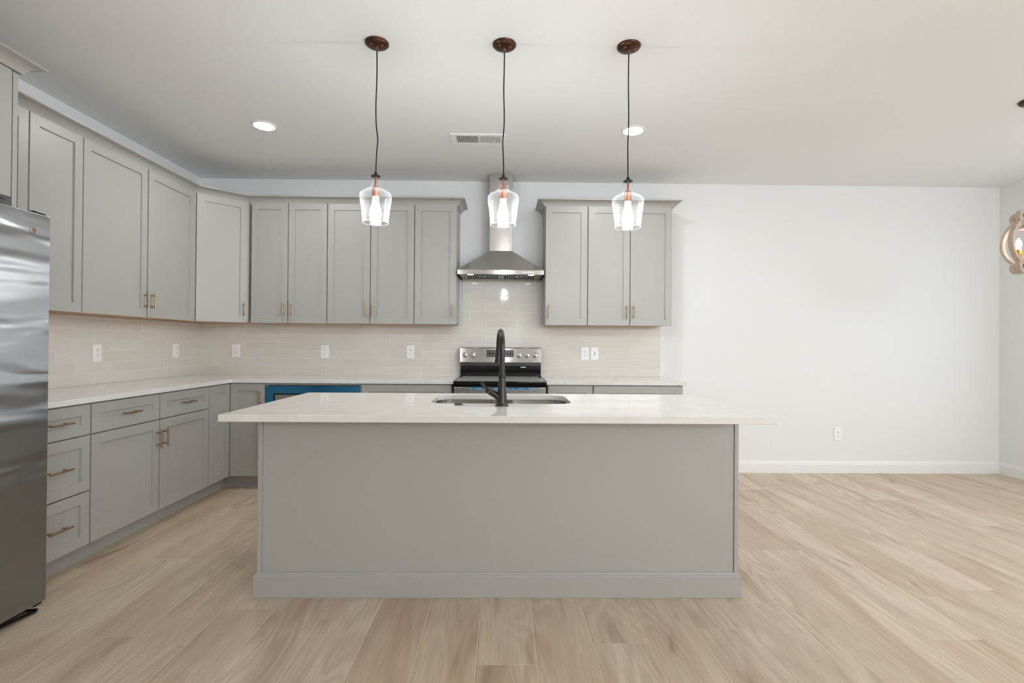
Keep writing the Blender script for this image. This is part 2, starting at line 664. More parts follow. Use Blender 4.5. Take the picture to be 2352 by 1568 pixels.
# backsplash tiles
UB = 1.392     # underside of wall cabinet doors
UT = 2.460     # top of doors
mb = MB()
poly = [(XL + 0.010, CT), (1.494, CT), (1.494, UB + .012), (0.340, UB + .012), (0.340, 1.86), (-0.415, 1.86), (-0.415, UB + .012), (XL + 0.010, UB + .012)]
a = mb.ring([(x, D - .001, z) for x, z in poly])
b = mb.ring([(x, D - 0.010, z) for x, z in poly])
mb.bridge(a, b)
mb.bm.faces.new(a)
mb.bm.faces.new(b)
tag(mb.build('tile_backsplash', M['tile_back']), 'glossy beige glass subway tile backsplash on the back wall behind the range', 'backsplash')
tag(MB().box(XL + .001, XL + 0.010, 2.38, D - 0.0105, CT + .0005, UB + .004).build('tile_backsplash', M['tile_left']),
    'beige glass subway tile backsplash on the left wall beside the refrigerator', 'backsplash')
struct('trim_1', MB().box(1.494, 1.500, D - 0.012, D, CT, UB + .004), M['trim'], 'thin white edge strip ending the back wall tiles')


# ---------------------------------------------------------------- cabinets
ST = 0.057     # stile and rail width


def shaker(u0, u1, z0, z1, d0, fr, th=0.019, rail=ST, stile=ST):
    """one-piece shaker front: flat frame with a recessed centre panel"""
    mb = MB()
    c = 0.0015
    R = lambda a0, a1, b0, b1, d: mb.ring([fr(a0, d, b0), fr(a1, d, b0), fr(a1, d, b1), fr(a0, d, b1)])
    back = R(u0, u1, z0, z1, d0)
    e1 = R(u0, u1, z0, z1, d0 + th - c)
    e2 = R(u0 + c, u1 - c, z0 + c, z1 - c, d0 + th)
    i1 = R(u0 + stile, u1 - stile, z0 + rail, z1 - rail, d0 + th)
    i2 = R(u0 + stile + .001, u1 - stile - .001, z0 + rail + .001, z1 - rail - .001, d0 + th - 0.010)
    mb.bridge(back, e1)
    mb.bridge(e1, e2)
    mb.bridge(e2, i1)
    mb.bridge(i1, i2)
    mb.bm.faces.new(back)
    mb.bm.faces.new(i2)
    return mb


def pull(door, fr, u, d, z, vertical=True, L=0.122, label=None):
    mb = MB()
    r = 0.0052
    if vertical:
        p0, p1 = fr(u, d + .034, z - L / 2), fr(u, d + .034, z + L / 2)
        q = [(fr(u, d, z + s * L * .32), fr(u, d + .034, z + s * L * .32)) for s in (-1, 1)]
    else:
        p0, p1 = fr(u - L / 2, d + .034, z), fr(u + L / 2, d + .034, z)
        q = [(fr(u + s * L * .32, d, z), fr(u + s * L * .32, d + .034, z)) for s in (-1, 1)]
    mb.tube([p0, p1], r, 14)
    for a_, b_ in q:
        mb.tube([a_, b_], 0.0042, 10)
    return mb.build('handle', M['pull'], door, 50)


UD = 0.305     # wall cabinet body depth
G = 0.0035     # half gap between doors


def wall_cabinet(label, fr, u0, u1, doors, loc, z0=1.398, z1=2.458, dep=UD, group='grey shaker wall cabinets', dz0=UB, dz1=UT):
    t = thing('wall_cabinet', label, 'cabinet', tuple(fr((u0 + u1) / 2, 0, z0)), group)
    MB().box(u0, u1, 0.0, dep, z0 + .004, z1, fr).build('body', M['cab'], t)
    MB().box(u0 + .016, u1 - .016, 0.012, dep - 0.018, z0, z0 + .0035, fr).build('underside', M['maple'], t)
    for a0, a1, hs in doors:
        dr = shaker(a0 + G, a1 - G, dz0, dz1, dep + .001, fr).build('door', M['cab'], t)
        if hs:
            hu = a0 + .031 if hs < 0 else a1 - .031
            pull(dr, fr, hu, dep + .020, 1.512)
    return t


wall_cabinet('single door wall cabinet just left of the range hood, handle at its lower right', BACK, -0.813, -0.436, [(-0.813, -0.436, 1)], None)
wall_cabinet('two door wall cabinet behind the left pendant lamp, right of the narrower pair', BACK, -1.587, -0.8135,
             [(-1.587, -1.2035, 1), (-1.2035, -0.8135, -1)], None)
wall_cabinet('two door wall cabinet of narrow doors directly right of the angled corner cabinet', BACK, -2.262, -1.5875,
             [(-2.262, -1.934, 1), (-1.934, -1.5875, -1)], None)
wall_cabinet('single door wall cabinet just right of the range hood, handle at its lower left', BACK, 0.357, 0.7385, [(0.357, 0.7385, -1)], None)
wall_cabinet('two door wall cabinet at the right end, behind the right pendant lamp', BACK, 0.739, 1.499,
             [(0.739, 1.1205, 1), (1.1205, 1.499, -1)], None)
wall_cabinet('two door wall cabinet on the left wall next to the refrigerator enclosure, handles hidden', LEFT, 2.400, 3.101,
             [(2.400, 2.7505, 0), (2.7505, 3.101, 0)], None)
wall_cabinet('widest two door wall cabinet on the left wall, bronze handles meeting in the middle', LEFT, 3.1015, 4.219,
             [(3.1015, 3.658, 1), (3.663, 4.205, -1)], None)

# angled corner wall cabinet
s2 = math.sqrt(0.5)
CB = [(XL + .001, D - .001), (XL + .6095, D - .001), (XL + .6095, D - UD), (XL + UD, D - .6095), (XL + .001, D - .6095)]
DIAG = Frame((XL + UD, D - .6095), (s2, s2), (s2, -s2))
DLEN = (0.6095 - UD) / s2
t = thing('wall_cabinet', 'angled single door corner wall cabinet between the left wall and back wall runs', 'cabinet', (XL + .2, D - .2, 1.398), 'grey shaker wall cabinets')
MB().prism(CB, 1.402, 2.458).build('body', M['cab'], t)
MB().prism([(XL + .02, D - .02), (XL + .59, D - .02), (XL + .59, D - UD + .02), (XL + UD - .02, D - .59), (XL + .02, D - .59)], 1.398, 1.4015).build('underside', M['maple'], t)
dr = shaker(0.018, DLEN - 0.018, UB, UT, 0.001, DIAG).build('door', M['cab'], t)
pull(dr, DIAG, DLEN - 0.018 - .031, 0.020, 1.512)

# crown mouldings
CR = [(0.0, UT + .001), (0.010, UT + .001), (0.012, UT + .008), (0.016, UT + .016), (0.024, UT + .026), (0.036, UT + .035),
      (0.052, UT + .041), (0.062, UT + .043), (0.070, UT + .046), (0.070, UT + .054), (0.0, UT + .054)]


def crown(path, label, hgt=0.0):
    o = MB().sweep([(a, z + hgt) for a, z in CR], path).build('crown_molding', M['cab'])
    return tag(o, label, 'crown molding', 'grey cabinet crown moldings')


F = UD + 0.003
crown([(XL + F, 2.445), (XL + F, D - .6095 - .001), (XL + .6095 + .001, D - F), (-0.434, D - F), (-0.434, D - 0.001)],
      'long grey crown molding over the left wall and back wall cabinets up to the hood')
crown([(0.355, D - 0.001), (0.355, D - F), (1.501, D - F), (1.501, D - 0.001)],
      'short grey crown molding over the cabinets right of the hood')


# ---------------------------------------------------------------- refrigerator, its enclosure and cabinet
FX = -2.08
t = thing('refrigerator_cabinet', 'deep grey cabinet above the refrigerator with tall side panel at the left edge', 'cabinet', (-2.55, 1.88, 1.86))
MB().box(XL + .001, -2.290, 1.44, 2.345, 1.872, 2.458).build('body', M['cab'], t)
for a0, a1 in ((1.42, 1.879), (1.882, 2.338)):
    shaker(a0, a1, 1.876, UT, 0.612, LEFT).build('door', M['cab'], t)
MB().box(XL + .001, -2.272, 2.346, 2.369, 0.0, 2.458).build('side_panel', M['cab'], t)
MB().box(XL + .001, -2.272, 1.396, 1.419, 0.0, 2.458).build('side_panel', M['cab'], t)
crown([(XL + 0.001, 1.392), (XL + .632, 1.392), (XL + .632, 2.372), (XL + 0.001, 2.372)][::1],
      'grey crown molding over the deep refrigerator cabinet at the left edge', 0.001)

t = thing('refrigerator', 'brushed stainless steel refrigerator with round badge at the left edge', 'refrigerator', (-2.45, 1.88, 0.0))
MB().box(-2.86, -2.145, 1.435, 2.325, 0.03, 1.765, bev=0.004).build('body', M['rough_door'], t)

for a0, a1, hy in ((1.430, 1.822, 1.785), (1.828, 2.332, 1.865)):
    dr = MB().box(-2.140, FX, a0, a1, 0.042, 1.787, bev=0.007, seg=3).build('door', M['steel_fridge'], t, 40)
    mb = MB()
    mb.tube([(FX + .05, hy, 0.75), (FX + .05, hy, 1.55)], 0.013, 16)
    mb.tube([(FX, hy, 0.80), (FX + .05, hy, 0.80)], 0.010, 12)
    mb.tube([(FX, hy, 1.50), (FX + .05, hy, 1.50)], 0.010, 12)
    mb.build('handle', M['steel'], dr, 50)
bd = MB().lathe([(0.0, 0.004), (0.012, 0.004), (0.0155, 0.003), (0.0165, 0.0)], (FX, 2.243, 1.706), 32, ax=(1, 0, 0)).build('badge', mat('badge_metal', srgb(158, 140, 122), 0.4, 0.7), dr, 30)
bd['label'] = 'round bronze maker badge'


def text(body, size, loc, right, up, m, name, parent, depth=0.0004, align='CENTER'):
    """lettering as a thin solid mesh; right and up are its axes"""
    cu = bpy.data.curves.new(name, 'FONT')
    cu.body = body
    cu.size = size
    cu.extrude = depth
    cu.align_x = align
    cu.align_y = 'CENTER'
    o = bpy.data.objects.new(name, cu)
    COL.objects.link(o)
    dg = bpy.context.evaluated_depsgraph_get()
    me = bpy.data.meshes.new_from_object(o.evaluated_get(dg))
    bpy.data.objects.remove(o)
    r, u = Vector(right), Vector(up)
    f = r.cross(u)
    mw = Matrix((r, u, f)).transposed().to_4x4()
    mw.translation = Vector(loc) - parent_world(parent)
    me.transform(mw)
    me.materials.clear()
    me.materials.append(m)
    o = bpy.data.objects.new(name, me)
    COL.objects.link(o)
    o.parent = parent
    return o


text('GE', 0.014, (FX + .0042, 2.243, 1.706), (0, 1, 0), (0, 0, 1), M['bronze'], 'monogram', dr)
MB().box(-2.80, -2.150, 1.45, 2.31, 0.0005, 0.029).build('base_grille', M['black'], t)
mb = MB()
mb.tube([(-2.149, 2.300, 0.006), (-2.105, 2.312, 0.006), (-2.090, 2.290, 0.010), (-2.10, 2.20, 0.016), (-2.12, 2.05, 0.020), (-2.13, 1.90, 0.022)], 0.006, 8)
mb.box(-2.150, -2.100, 2.295, 2.330, 0.026, 0.041)
mb.build('foot_bracket', M['black'], t)
MB().box(-2.20, -2.095, 2.270, 2.322, 1.788, 1.800, bev=0.004).build('hinge_cover', M['black'], t)


# ---------------------------------------------------------------- base cabinets
BD = 0.610
BZ0, BZ1 = 0.112, CT - TH - .001


def base_body(t, fr, u0, u1, toe=True):
    MB().box(u0, u1, 0.0, BD, BZ0, BZ1, fr).build('body', M['cab'], t)
    if toe:
        MB().box(u0, u1, 0.0, BD - 0.064, 0.0005, BZ0 - .0005, fr).build('toe_kick', M['cab'], t)


def base_cabinet(label, fr, u0, u1, fronts):
    """fronts: (kind, a0, a1, z0, z1, handle) handle = None, 'h', -1 or +1"""
    t = thing('base_cabinet', label, 'cabinet', tuple(fr((u0 + u1) / 2, 0, 0)), 'grey shaker base cabinets')
    base_body(t, fr, u0, u1)
    for kind, a0, a1, z0, z1, h in fronts:
        dr = shaker(a0 + .0055, a1 - .0055, z0, z1, BD + .001, fr).build(kind, M['cab'], t)
        if h == 'h':
            pull(dr, fr, (a0 + a1) / 2, BD + .020, (z0 + z1) / 2, False, 0.138)
        elif h:
            pull(dr, fr, a0 + .031 if h < 0 else a1 - .031, BD + .020, z1 - .118)
    return t


Z1, Z2, Z3, Z4 = 0.112, 0.704, 0.711, 0.875
base_cabinet('three drawer base cabinet beside the refrigerator', LEFT, 2.371, 2.803,
             [('drawer', 2.371, 2.803, Z1, 0.399, 'h'), ('drawer', 2.371, 2.803, 0.406, Z2, 'h'), ('drawer', 2.371, 2.803, Z3, Z4, 'h')])
base_cabinet('left wall base cabinet with two drawers above two doors whose handles meet', LEFT, 2.804, 3.908,
             [('drawer', 2.804, 3.356, Z3, Z4, 'h'), ('door', 2.804, 3.356, Z1, Z2, 1),
              ('drawer', 3.356, 3.908, Z3, Z4, 'h'), ('door', 3.356, 3.908, Z1, Z2, -1)])
# corner cabinet with one front on each run
t = thing('base_cabinet', 'corner base cabinet with two fronts meeting at a right angle', 'cabinet', (XL + .3, D - .3, 0), 'grey shaker base cabinets')
XW, DW = XL + .001, D - .001
LC = [(XW, 3.909), (XL + BD, 3.909), (XL + BD, D - BD), (-1.984, D - BD), (-1.984, DW), (XW, DW)]
MB().prism(LC, BZ0, BZ1).build('body', M['cab'], t)
k = BD - 0.064
MB().prism([(XW, 3.909), (XL + k, 3.909), (XL + k, D - k), (-1.984, D - k), (-1.984, DW), (XW, DW)], 0.0005, BZ0 - .0005).build('toe_kick', M['cab'], t)
shaker(3.912, D - BD - .023, Z1, Z4, BD + .001, LEFT).build('door', M['cab'], t)
dr = shaker(XL + BD + .023, -1.986, Z1, Z4 + .003, BD + .001, BACK).build('door', M['cab'], t)
pull(dr, BACK, -1.986 - .031, BD + .020, 0.760)
# microwave cabinet
t = thing('base_cabinet', 'base cabinet around the built-in microwave with blue film', 'cabinet', (-1.59, D, 0), 'grey shaker base cabinets')
mb = MB()
mb.box(-1.983, -1.965, 0, BD, BZ0, BZ1, BACK)
mb.box(-1.211, -1.193, 0, BD, BZ0, BZ1, BACK)
mb.box(-1.965, -1.211, 0, BD, BZ0, 0.470, BACK)
mb.box(-1.965, -1.211, 0, BD, 0.866, BZ1, BACK)
mb.box(-1.965, -1.211, 0, 0.02, 0.470, 0.866, BACK)
mb.build('body', M['cab'], t)
MB().box(-1.983, -1.193, 0, BD - .064, .0005, BZ0 - .0005, BACK).build('toe_kick', M['cab'], t)
dr = shaker(-1.980, -1.196, Z1, 0.448, BD + .001, BACK).build('drawer', M['cab'], t)
pull(dr, BACK, -1.588, BD + .020, 0.28, False, 0.138)
t = thing('built_in_microwave', 'built-in microwave under the counter still wrapped in blue protective film', 'microwave', (-1.588, D - .4, 0.471))
MB().box(-1.960, -1.216, 0.03, BD, 0.472, 0.864, BACK).build('body', M['rough_door'], t)
mb = MB()
FU0, FU1, FZ0, FZ1 = -1.975, -1.202, 0.462, 0.861
a0, a1, b0, b1 = FU0 + .062, FU1 - .175, FZ0 + .06, FZ1 - .062
mb.box(FU0, a0, BD + .002, BD + .022, FZ0, FZ1, BACK)
mb.box(a1, FU1, BD + .002, BD + .022, FZ0, FZ1, BACK)
mb.box(a0, a1, BD + .002, BD + .022, FZ0, b0, BACK)
mb.box(a0, a1, BD + .002, BD + .022, b1, FZ1, BACK)
mb.build('face_frame', M['film'], t)
MB().box(a0, a1, BD + .002, BD + .014, b0, b1, BACK).build('window_border', M['glossblack'], t)
MB().box(a0 + .012, a1 - .012, BD + .0145, BD + .016, b0 + .012, b1 - .012, BACK).build('window', mat('tinted_window', srgb(120, 118, 114), 0.2), t)
MB().box(a1 + .03, FU1 - .03, BD + .0225, BD + .024, b0, b1, BACK).build('control_panel', M['glossblack'], t)

base_cabinet('wide drawer base cabinet between the blue microwave and the range', BACK, -1.1925, -0.4365,
             [('drawer', -1.1925, -0.4365, Z3, Z4, None), ('door', -1.1925, -0.8145, Z1, Z2, 1), ('door', -0.8145, -0.4365, Z1, Z2, -1)])
base_cabinet('narrow base cabinet directly right of the range', BACK, 0.358, 0.7395,
             [('drawer', 0.358, 0.7395, Z3, Z4, None), ('door', 0.358, 0.7395, Z1, Z2, -1)])
base_cabinet('wide base cabinet at the right end of the back wall counter', BACK, 0.740, 1.499,
             [('drawer', 0.740, 1.499, Z3, Z4, None), ('door', 0.740, 1.1195, Z1, Z2, 1), ('door', 1.1195, 1.499, Z1, Z2, -1)])

# ---------------------------------------------------------------- counters
CD = 0.648


def slab(name, poly, label, z1=CT, hole=None, bev=0.0025):
    bm = bmesh.new()
    def loop(pts, z):
        vs = [bm.verts.new((x, y, z)) for x, y in pts]
        return vs, [bm.edges.new((vs[i], vs[(i + 1) % len(vs)])) for i in range(len(vs))]
    tops, bots = [], []
    for pts in [poly] + ([hole] if hole else []):
        tops.append(loop(pts, z1))
        bots.append(loop(pts, z1 - TH))
    bmesh.ops.triangle_fill(bm, edges=[e for _, es in tops for e in es], use_beauty=True)
    bmesh.ops.triangle_fill(bm, edges=[e for _, es in bots for e in es], use_beauty=True)
    for (tv, _), (bv, _) in zip(tops, bots):
        n = len(tv)
        for i in range(n):
            bm.faces.new((tv[i], tv[(i + 1) % n], bv[(i + 1) % n], bv[i]))
    bmesh.ops.recalc_face_normals(bm, faces=bm.faces)
    if bev:
        es = [e for e in bm.edges if len(e.link_faces) == 2 and abs(e.calc_face_angle(0)) > 1.2]
        bmesh.ops.bevel(bm, geom=es, offset=bev, segments=2, affect='EDGES', profile=0.5)
    me = bpy.data.meshes.new(name)
    bm.to_mesh(me)
    bm.free()
    me.materials.append(M['quartz'])
    o = bpy.data.objects.new(name, me)
    COL.objects.link(o)
    return tag(o, label, 'countertop')


slab('countertop', [(XL + .0005, 2.372), (XL + CD, 2.372), (XL + CD, D - CD), (-0.424, D - CD), (-0.424, D - .0105), (XL + .0105, D - .0105), (XL + .0105, 2.385), (XL + .0005, 2.385)],
     'L-shaped white quartz countertop along the left and back walls up to the range')
slab('countertop', [(0.350, D - CD), (1.521, D - CD), (1.521, D - .0005), (1.501, D - .0005), (1.501, D - .0125), (0.350, D - .0125)],
     'short white quartz countertop right of the range')

# ---------------------------------------------------------------- island
IX0, IX1, IY0, IY1 = -1.206, 1.172, 2.139, 3.119
BX0, BX1 = -1.180, 1.141


def rrect(x0, x1, y0, y1, r, n=10):
    pts = []
    for cx, cy, a in ((x1 - r, y1 - r, 0), (x0 + r, y1 - r, 90), (x0 + r, y0 + r, 180), (x1 - r, y0 + r, 270)):
        for i in range(n + 1):
            th = math.radians(a + 90 * i / n)
            pts.append((cx + r * math.cos(th), cy + r * math.sin(th)))
    return pts


SX0, SX1, SY0, SY1 = -0.388, 0.352, 2.590, 3.040
o = slab('countertop', [(IX0, IY0), (IX1, IY0), (IX1, IY1), (IX0, IY1)], 'large white speckled quartz island top with a sink cutout',
         hole=rrect(SX0, SX1, SY0, SY1, 0.085))
t = thing('kitchen_island', 'grey painted kitchen island in the middle of the room', 'kitchen island', (-0.02, 2.75, 0))
mb = MB()
mb.box(BX0 + .021, BX1 - .021, 2.448, 2.460, 0.001, BZ1)
mb.box(BX0 + .021, -0.45, 2.461, 3.060, 0.112, BZ1)
mb.box(0.42, BX1 - .021, 2.461, 3.060, 0.112, BZ1)
mb.box(-0.4495, 0.4195, 2.461, 3.060, 0.112, 0.60)
mb.box(-0.4495, 0.4195, 3.048, 3.060, 0.60, BZ1)
mb.box(BX0 + .021, BX1 - .021, 2.461, 2.99, 0.001, 0.111)
mb.build('body', M['cab'], t)
MB().box(BX0 + .021, BX1 - .021, 2.4425, 2.4475, 0.10, BZ1).build('back_panel', M['cab'], t)
MB().box(BX0, BX0 + .020, 2.436, 3.062, 0.001, BZ1, bev=.0015).build('end_panel', M['cab'], t)
MB().box(BX1 - .020, BX1, 2.436, 3.062, 0.001, BZ1, bev=.0015).build('end_panel', M['cab'], t)
BM = [(-0.020, 0.001), (0.0, 0.001), (0.0, 0.103), (-0.003, 0.107), (-0.010, 0.113), (-0.0125, 0.118), (-0.020, 0.118)]
bx0, bx1, by0 = -1.193, 1.1535, 2.4246
BM2 = [(o_ , z) for o_, z in BM]
MB().sweep(BM2, [(bx0, 3.062), (bx0, by0), (bx1, by0), (bx1, 3.062)]).build('base_molding', M['cab'], t)
ISL = Frame((0, 3.060), (1, 0), (0, 1))
w = (BX1 - BX0 - .042) / 5
for i in range(5):
    a0 = BX0 + .021 + w * i
    dr = shaker(a0 + .002, a0 + w - .002, Z1, Z4, 0.001, ISL).build('door', M['cab'], t)
    pull(dr, ISL, a0 + w - .035, 0.020, 0.76)
for z in (0.584, 0.460):
    MB().lathe([(0.0035, 0.0), (0.003, 0.0012), (0.001, 0.0014)], (-0.044, 2.4425, z), 12, ax=(0, -1, 0)).build('screw', M['steel'], t, 40)

# sink: two undermounted bowls
t = thing('kitchen_sink', 'stainless steel double bowl sink set under the island top', 'sink', (-0.018, 2.815, 0.66))
zt = CT - TH - 0.0008
mid = -0.018
for x0, x1 in ((SX0 - .006, mid - .012), (mid + .012, SX1 + .006)):
    mb = MB()
    lev = [(0.0, zt, .085), (0.002, zt - .16, .08), (0.012, zt - .19, .075), (0.035, zt - .203, .06)]
    rings = [mb.ring([(x, y, z) for x, y in rrect(x0 + i, x1 - i, SY0 - .006 + i, SY1 + .006 - i, r)]) for i, z, r in lev]
    for a, b in zip(rings, rings[1:]):
        mb.bridge(a, b)
    cx, cy = (x0 + x1) / 2, (SY0 + SY1) / 2
    dr_ = []
    for px, py, pz in [v.co for v in rings[-1]]:
        dd = Vector((px - cx, py - cy)).normalized() * 0.045
        dr_.append((cx + dd.x, cy + dd.y, zt - .206))
    r2 = mb.ring(dr_)
    mb.bridge(rings[-1], r2)
    mb.bm.faces.new(r2)
    b = mb.build('bowl', M['steel_sink'], t, 50)
    MB().lathe([(0.042, 0.0), (0.042, 0.003), (0.030, 0.003), (0.026, -0.001), (0.002, -0.001)], (cx, cy, zt - .205), 28).build('drain', M['steel'], b, 40)
MB().box(mid - .011, mid + .011, SY0 + .06, SY1 - .06, zt - .05, zt - .018, bev=.006, seg=3).build('divider', M['steel_sink'], t, 40)

# faucet
fx, fy = -0.0125, 2.500
t = thing('faucet', 'dark bronze gooseneck pull-down faucet standing on the island', 'faucet', (fx, fy, CT))
MB().lathe([(0.0335, 0.0), (0.0335, 0.004), (0.030, 0.008), (0.026, 0.010), (0.0255, 0.020), (0.0235, 0.05), (0.0185, 0.105), (0.0165, 0.138),
            (0.0185, 0.141), (0.0190, 0.146), (0.0180, 0.152), (0.0150, 0.156)], (fx, fy, CT + .0005), 36).build('body', M['faucet'], t, 35)
pts = [(fx, fy, CT + .150), (fx, fy, CT + .22), (fx, fy, CT + .295)]
R_ = 0.075
dx, dy = -0.125, 0.992
for i in range(1, 15):
    a = PI * i / 15
    o_ = R_ * (1 - math.cos(a))
    pts.append((fx + dx * o_, fy + dy * o_, CT + .295 + R_ * math.sin(a)))
ex_, ey_ = fx + dx * 2 * R_, fy + dy * 2 * R_
pts.append((ex_, ey_, CT + .290))
MB().tube(pts, 0.0135, 20).build('spout', M['faucet'], t, 50)
MB().tube([(ex_, ey_, CT + .2895), (ex_ - .001, ey_ + .002, CT + .262), (ex_ - .002, ey_ + .003, CT + .240), (ex_ - .003, ey_ + .005, CT + .207)],
          [0.0150, 0.0152, 0.0165, 0.0185], 24).build('spray_head', M['faucet'], t, 50)
h = MB()
h.tube([(fx - .015, fy, CT + .040), (fx - .035, fy, CT + .056), (fx - .062, fy, CT + .072)], [0.0165, 0.0170, 0.0165], 20)
h.tube([(fx - .0635, fy, CT + .073), (fx - .078, fy, CT + .082)], [0.0175, 0.0145], 20)
h.tube([(fx - .076, fy, CT + .080), (fx - .092, fy, CT + .100), (fx - .100, fy, CT + .113), (fx - .102, fy, CT + .116)], [0.0060, 0.0075, 0.0085, 0.006], 16)
h.build('lever_handle', M['faucet'], t, 50)

tag(MB().lathe([(0.0225, 0.0), (0.0225, 0.002), (0.018, 0.005), (0.010, 0.0065), (0.002, 0.007)], (-0.230, 2.535, CT + .0005), 32)
    .build('disposal_button', M['faucet'], None, 40), 'small round dark disposal button on the island left of the faucet', 'button')

# ---------------------------------------------------------------- range
RX0, RX1 = -0.4185, 0.3440
rc = (RX0 + RX1) / 2
t = thing('range', 'stainless steel freestanding electric range against the back wall', 'range', (rc, 4.45, 0.0))
MB().box(RX0 + .001, RX1 - .001, 4.170, 4.800, 0.06, 0.900).build('body', M['rough_door'], t)
MB().box(RX0, RX1, 4.120, 4.745, 0.9005, 0.9150, bev=.004, seg=3).build('cooktop', M['glossblack'], t, 40)
mb = MB().box(RX0 + .028, RX1 - .028, 4.150, 4.735, 0.9155, 0.9175)
mb.build('glass_surface', M['cooktop'], t)
mb = MB().box(RX0, RX1, 4.118, 4.169, 0.868, 0.9000, bev=.003)
mb.build('front_rail', M['glossblack'], t)
od = MB().box(RX0 + .004, RX1 - .004, 4.125, 4.169, 0.215, 0.866, bev=.004).build('oven_door', M['steel'], t)
MB().box(RX0 + .11, RX1 - .11, 4.1235, 4.1248, 0.33, 0.70).build('window', M['glossblack'], od)
mb = MB()
mb.tube([(RX0 + .04, 4.075, 0.80), (RX1 - .04, 4.075, 0.80)], 0.012, 16)
for x in (RX0 + .07, RX1 - .07):
    mb.tube([(x, 4.075, 0.80), (x, 4.1249, 0.80)], 0.010, 12)
mb.build('handle', M['steel'], od, 50)
FS = Frame((0, 4.125), (1, 0), (0, -1))
mb = MB()
a = mb.ring([FS(u, .0005, z) for u, z in ((-.292, .8655), (.222, .8655), (.208, .846), (-.278, .846))])
b = mb.ring([FS(u, .0012, z) for u, z in ((-.292, .8655), (.222, .8655), (.208, .846), (-.278, .846))])
mb.bridge(a, b); mb.bm.faces.new(a); mb.bm.faces.new(b)
o = mb.build('protective_film', M['film_light'], od)
o['label'] = 'light blue film strip on the oven door top'
for u0, u1 in ((-.268, -.238), (-.185, -.155), (-.130, -.085), (-.045, .000), (.028, .062), (.078, .118), (.162, .192)):
    MB().box(u0, u1, .0013, .0018, .8535, .8585, FS).build('vent_slot_shade', M['hole'], od)  # dark strips paint the shade inside the vents
MB().box(RX0 + .004, RX1 - .004, 4.130, 4.169, 0.075, 0.208, bev=.004).build('storage_drawer', M['steel'], t)
for x in (RX0 + .05, RX1 - .05):
    for y in (4.22, 4.74):
        MB().lathe([(.018, 0.0005), (.018, .010), (.010, .012), (.010, .0595)], (x, y, 0), 16).build('foot', M['black'], t, 40)
# backguard: lower black riser and slanted stainless control panel
mb = MB()
mb.box(RX0 + .004, RX1 - .004, 4.7455, 4.812, 0.9005, 1.010)
mb.build('riser', M['glossblack'], t)
mb = MB()
pf = [(4.728, 1.011), (4.722, 1.018), (4.720, 1.044), (4.812, 1.044), (4.812, 1.011)]
a = mb.ring([(RX0 + .004, y, z) for y, z in pf]); b = mb.ring([(RX1 - .004, y, z) for y, z in pf])
mb.bridge(a, b); mb.bm.faces.new(a); mb.bm.faces.new(b)
mb.build('vent_trim', mat('dark_steel', srgb(92, 92, 92), 0.3, 0.9), t)
pf = [(4.712, 1.045), (4.710, 1.050), (4.728, 1.180), (4.734, 1.187), (4.812, 1.187), (4.812, 1.045)]
mb = MB()
a = mb.ring([(RX0, y, z) for y, z in pf]); b = mb.ring([(RX1 - .002, y, z) for y, z in pf])
mb.bridge(a, b); mb.bm.faces.new(a); mb.bm.faces.new(b)
cp = mb.build('control_panel', steel('brushed_steel_panel', srgb(178, 176, 172), 0.20, (6, 6, 900), 0.9, (0, 0, 1)), t)
tl = Vector((0, 0.018, 0.130)).normalized()        # up along the slanted face
nf = Vector((0, -tl.z, tl.y))                      # its outward normal
pan = lambda x, z: Vector((x, 4.710 + (z - 1.050) * 0.018 / 0.130, z))
for x in (-0.371, -0.298, 0.135, 0.210, 0.285):
    c = pan(x, 1.117)
    kb = MB().lathe([(0.0255, 0.0), (0.0255, 0.003), (0.0215, 0.005), (0.0195, 0.020), (0.0180, 0.024), (0.010, 0.026)], c, 32, ax=nf)
    kb.tube([c + nf * .024 - tl * .018, c + nf * .031, c + nf * .024 + tl * .018], [.003, .0055, .003], 10)
    kn = kb.build('knob', M['steel'], t, 40)
    c2 = pan(x, 1.082) + nf * .0002
    MB().lathe([(.0022, 0), (.0022, .0004)], c2, 10, ax=nf).build('index_mark', M['slot'], kn)
dsp = MB()
q = [(-0.170, 1.099), (0.084, 1.099), (0.084, 1.163), (-0.170, 1.163)]
a = dsp.ring([pan(x, z) + nf * .0003 for x, z in q]); b = dsp.ring([pan(x, z) + nf * .0016 for x, z in q])
dsp.bridge(a, b); dsp.bm.faces.new(a); dsp.bm.faces.new(b)
ds = dsp.build('display', mat('display_glass', srgb(44, 45, 46), 0.15), t)


def mark(x, z, w_, h_):
    mb = MB()
    a_ = mb.ring([pan(x + sx * w_, z + sz * h_) + nf * .0018 for sx, sz in ((-1, -1), (1, -1), (1, 1), (-1, 1))])
    mb.bm.faces.new(a_)
    mb.build('printed_mark', M['led'], ds)


for i, x in enumerate((-.154, -.127, -.099, .016, .041, .068)):
    mark(x, 1.146 if i in (0, 2, 3) else 1.1485, .0055, .0012)
    if i in (1, 4, 5):
        mark(x, 1.1455, .0055, .0009)
for x in (-.154, -.127, -.099, .013, .040, .067):
    mark(x, 1.117, .0022, .0035)
    mark(x, 1.1105, .0055, .0008)
MB().box(0.151, 0.200, 4.7440, 4.7452, 0.998, 1.009).build('paper_tag', M['sticker'], t)

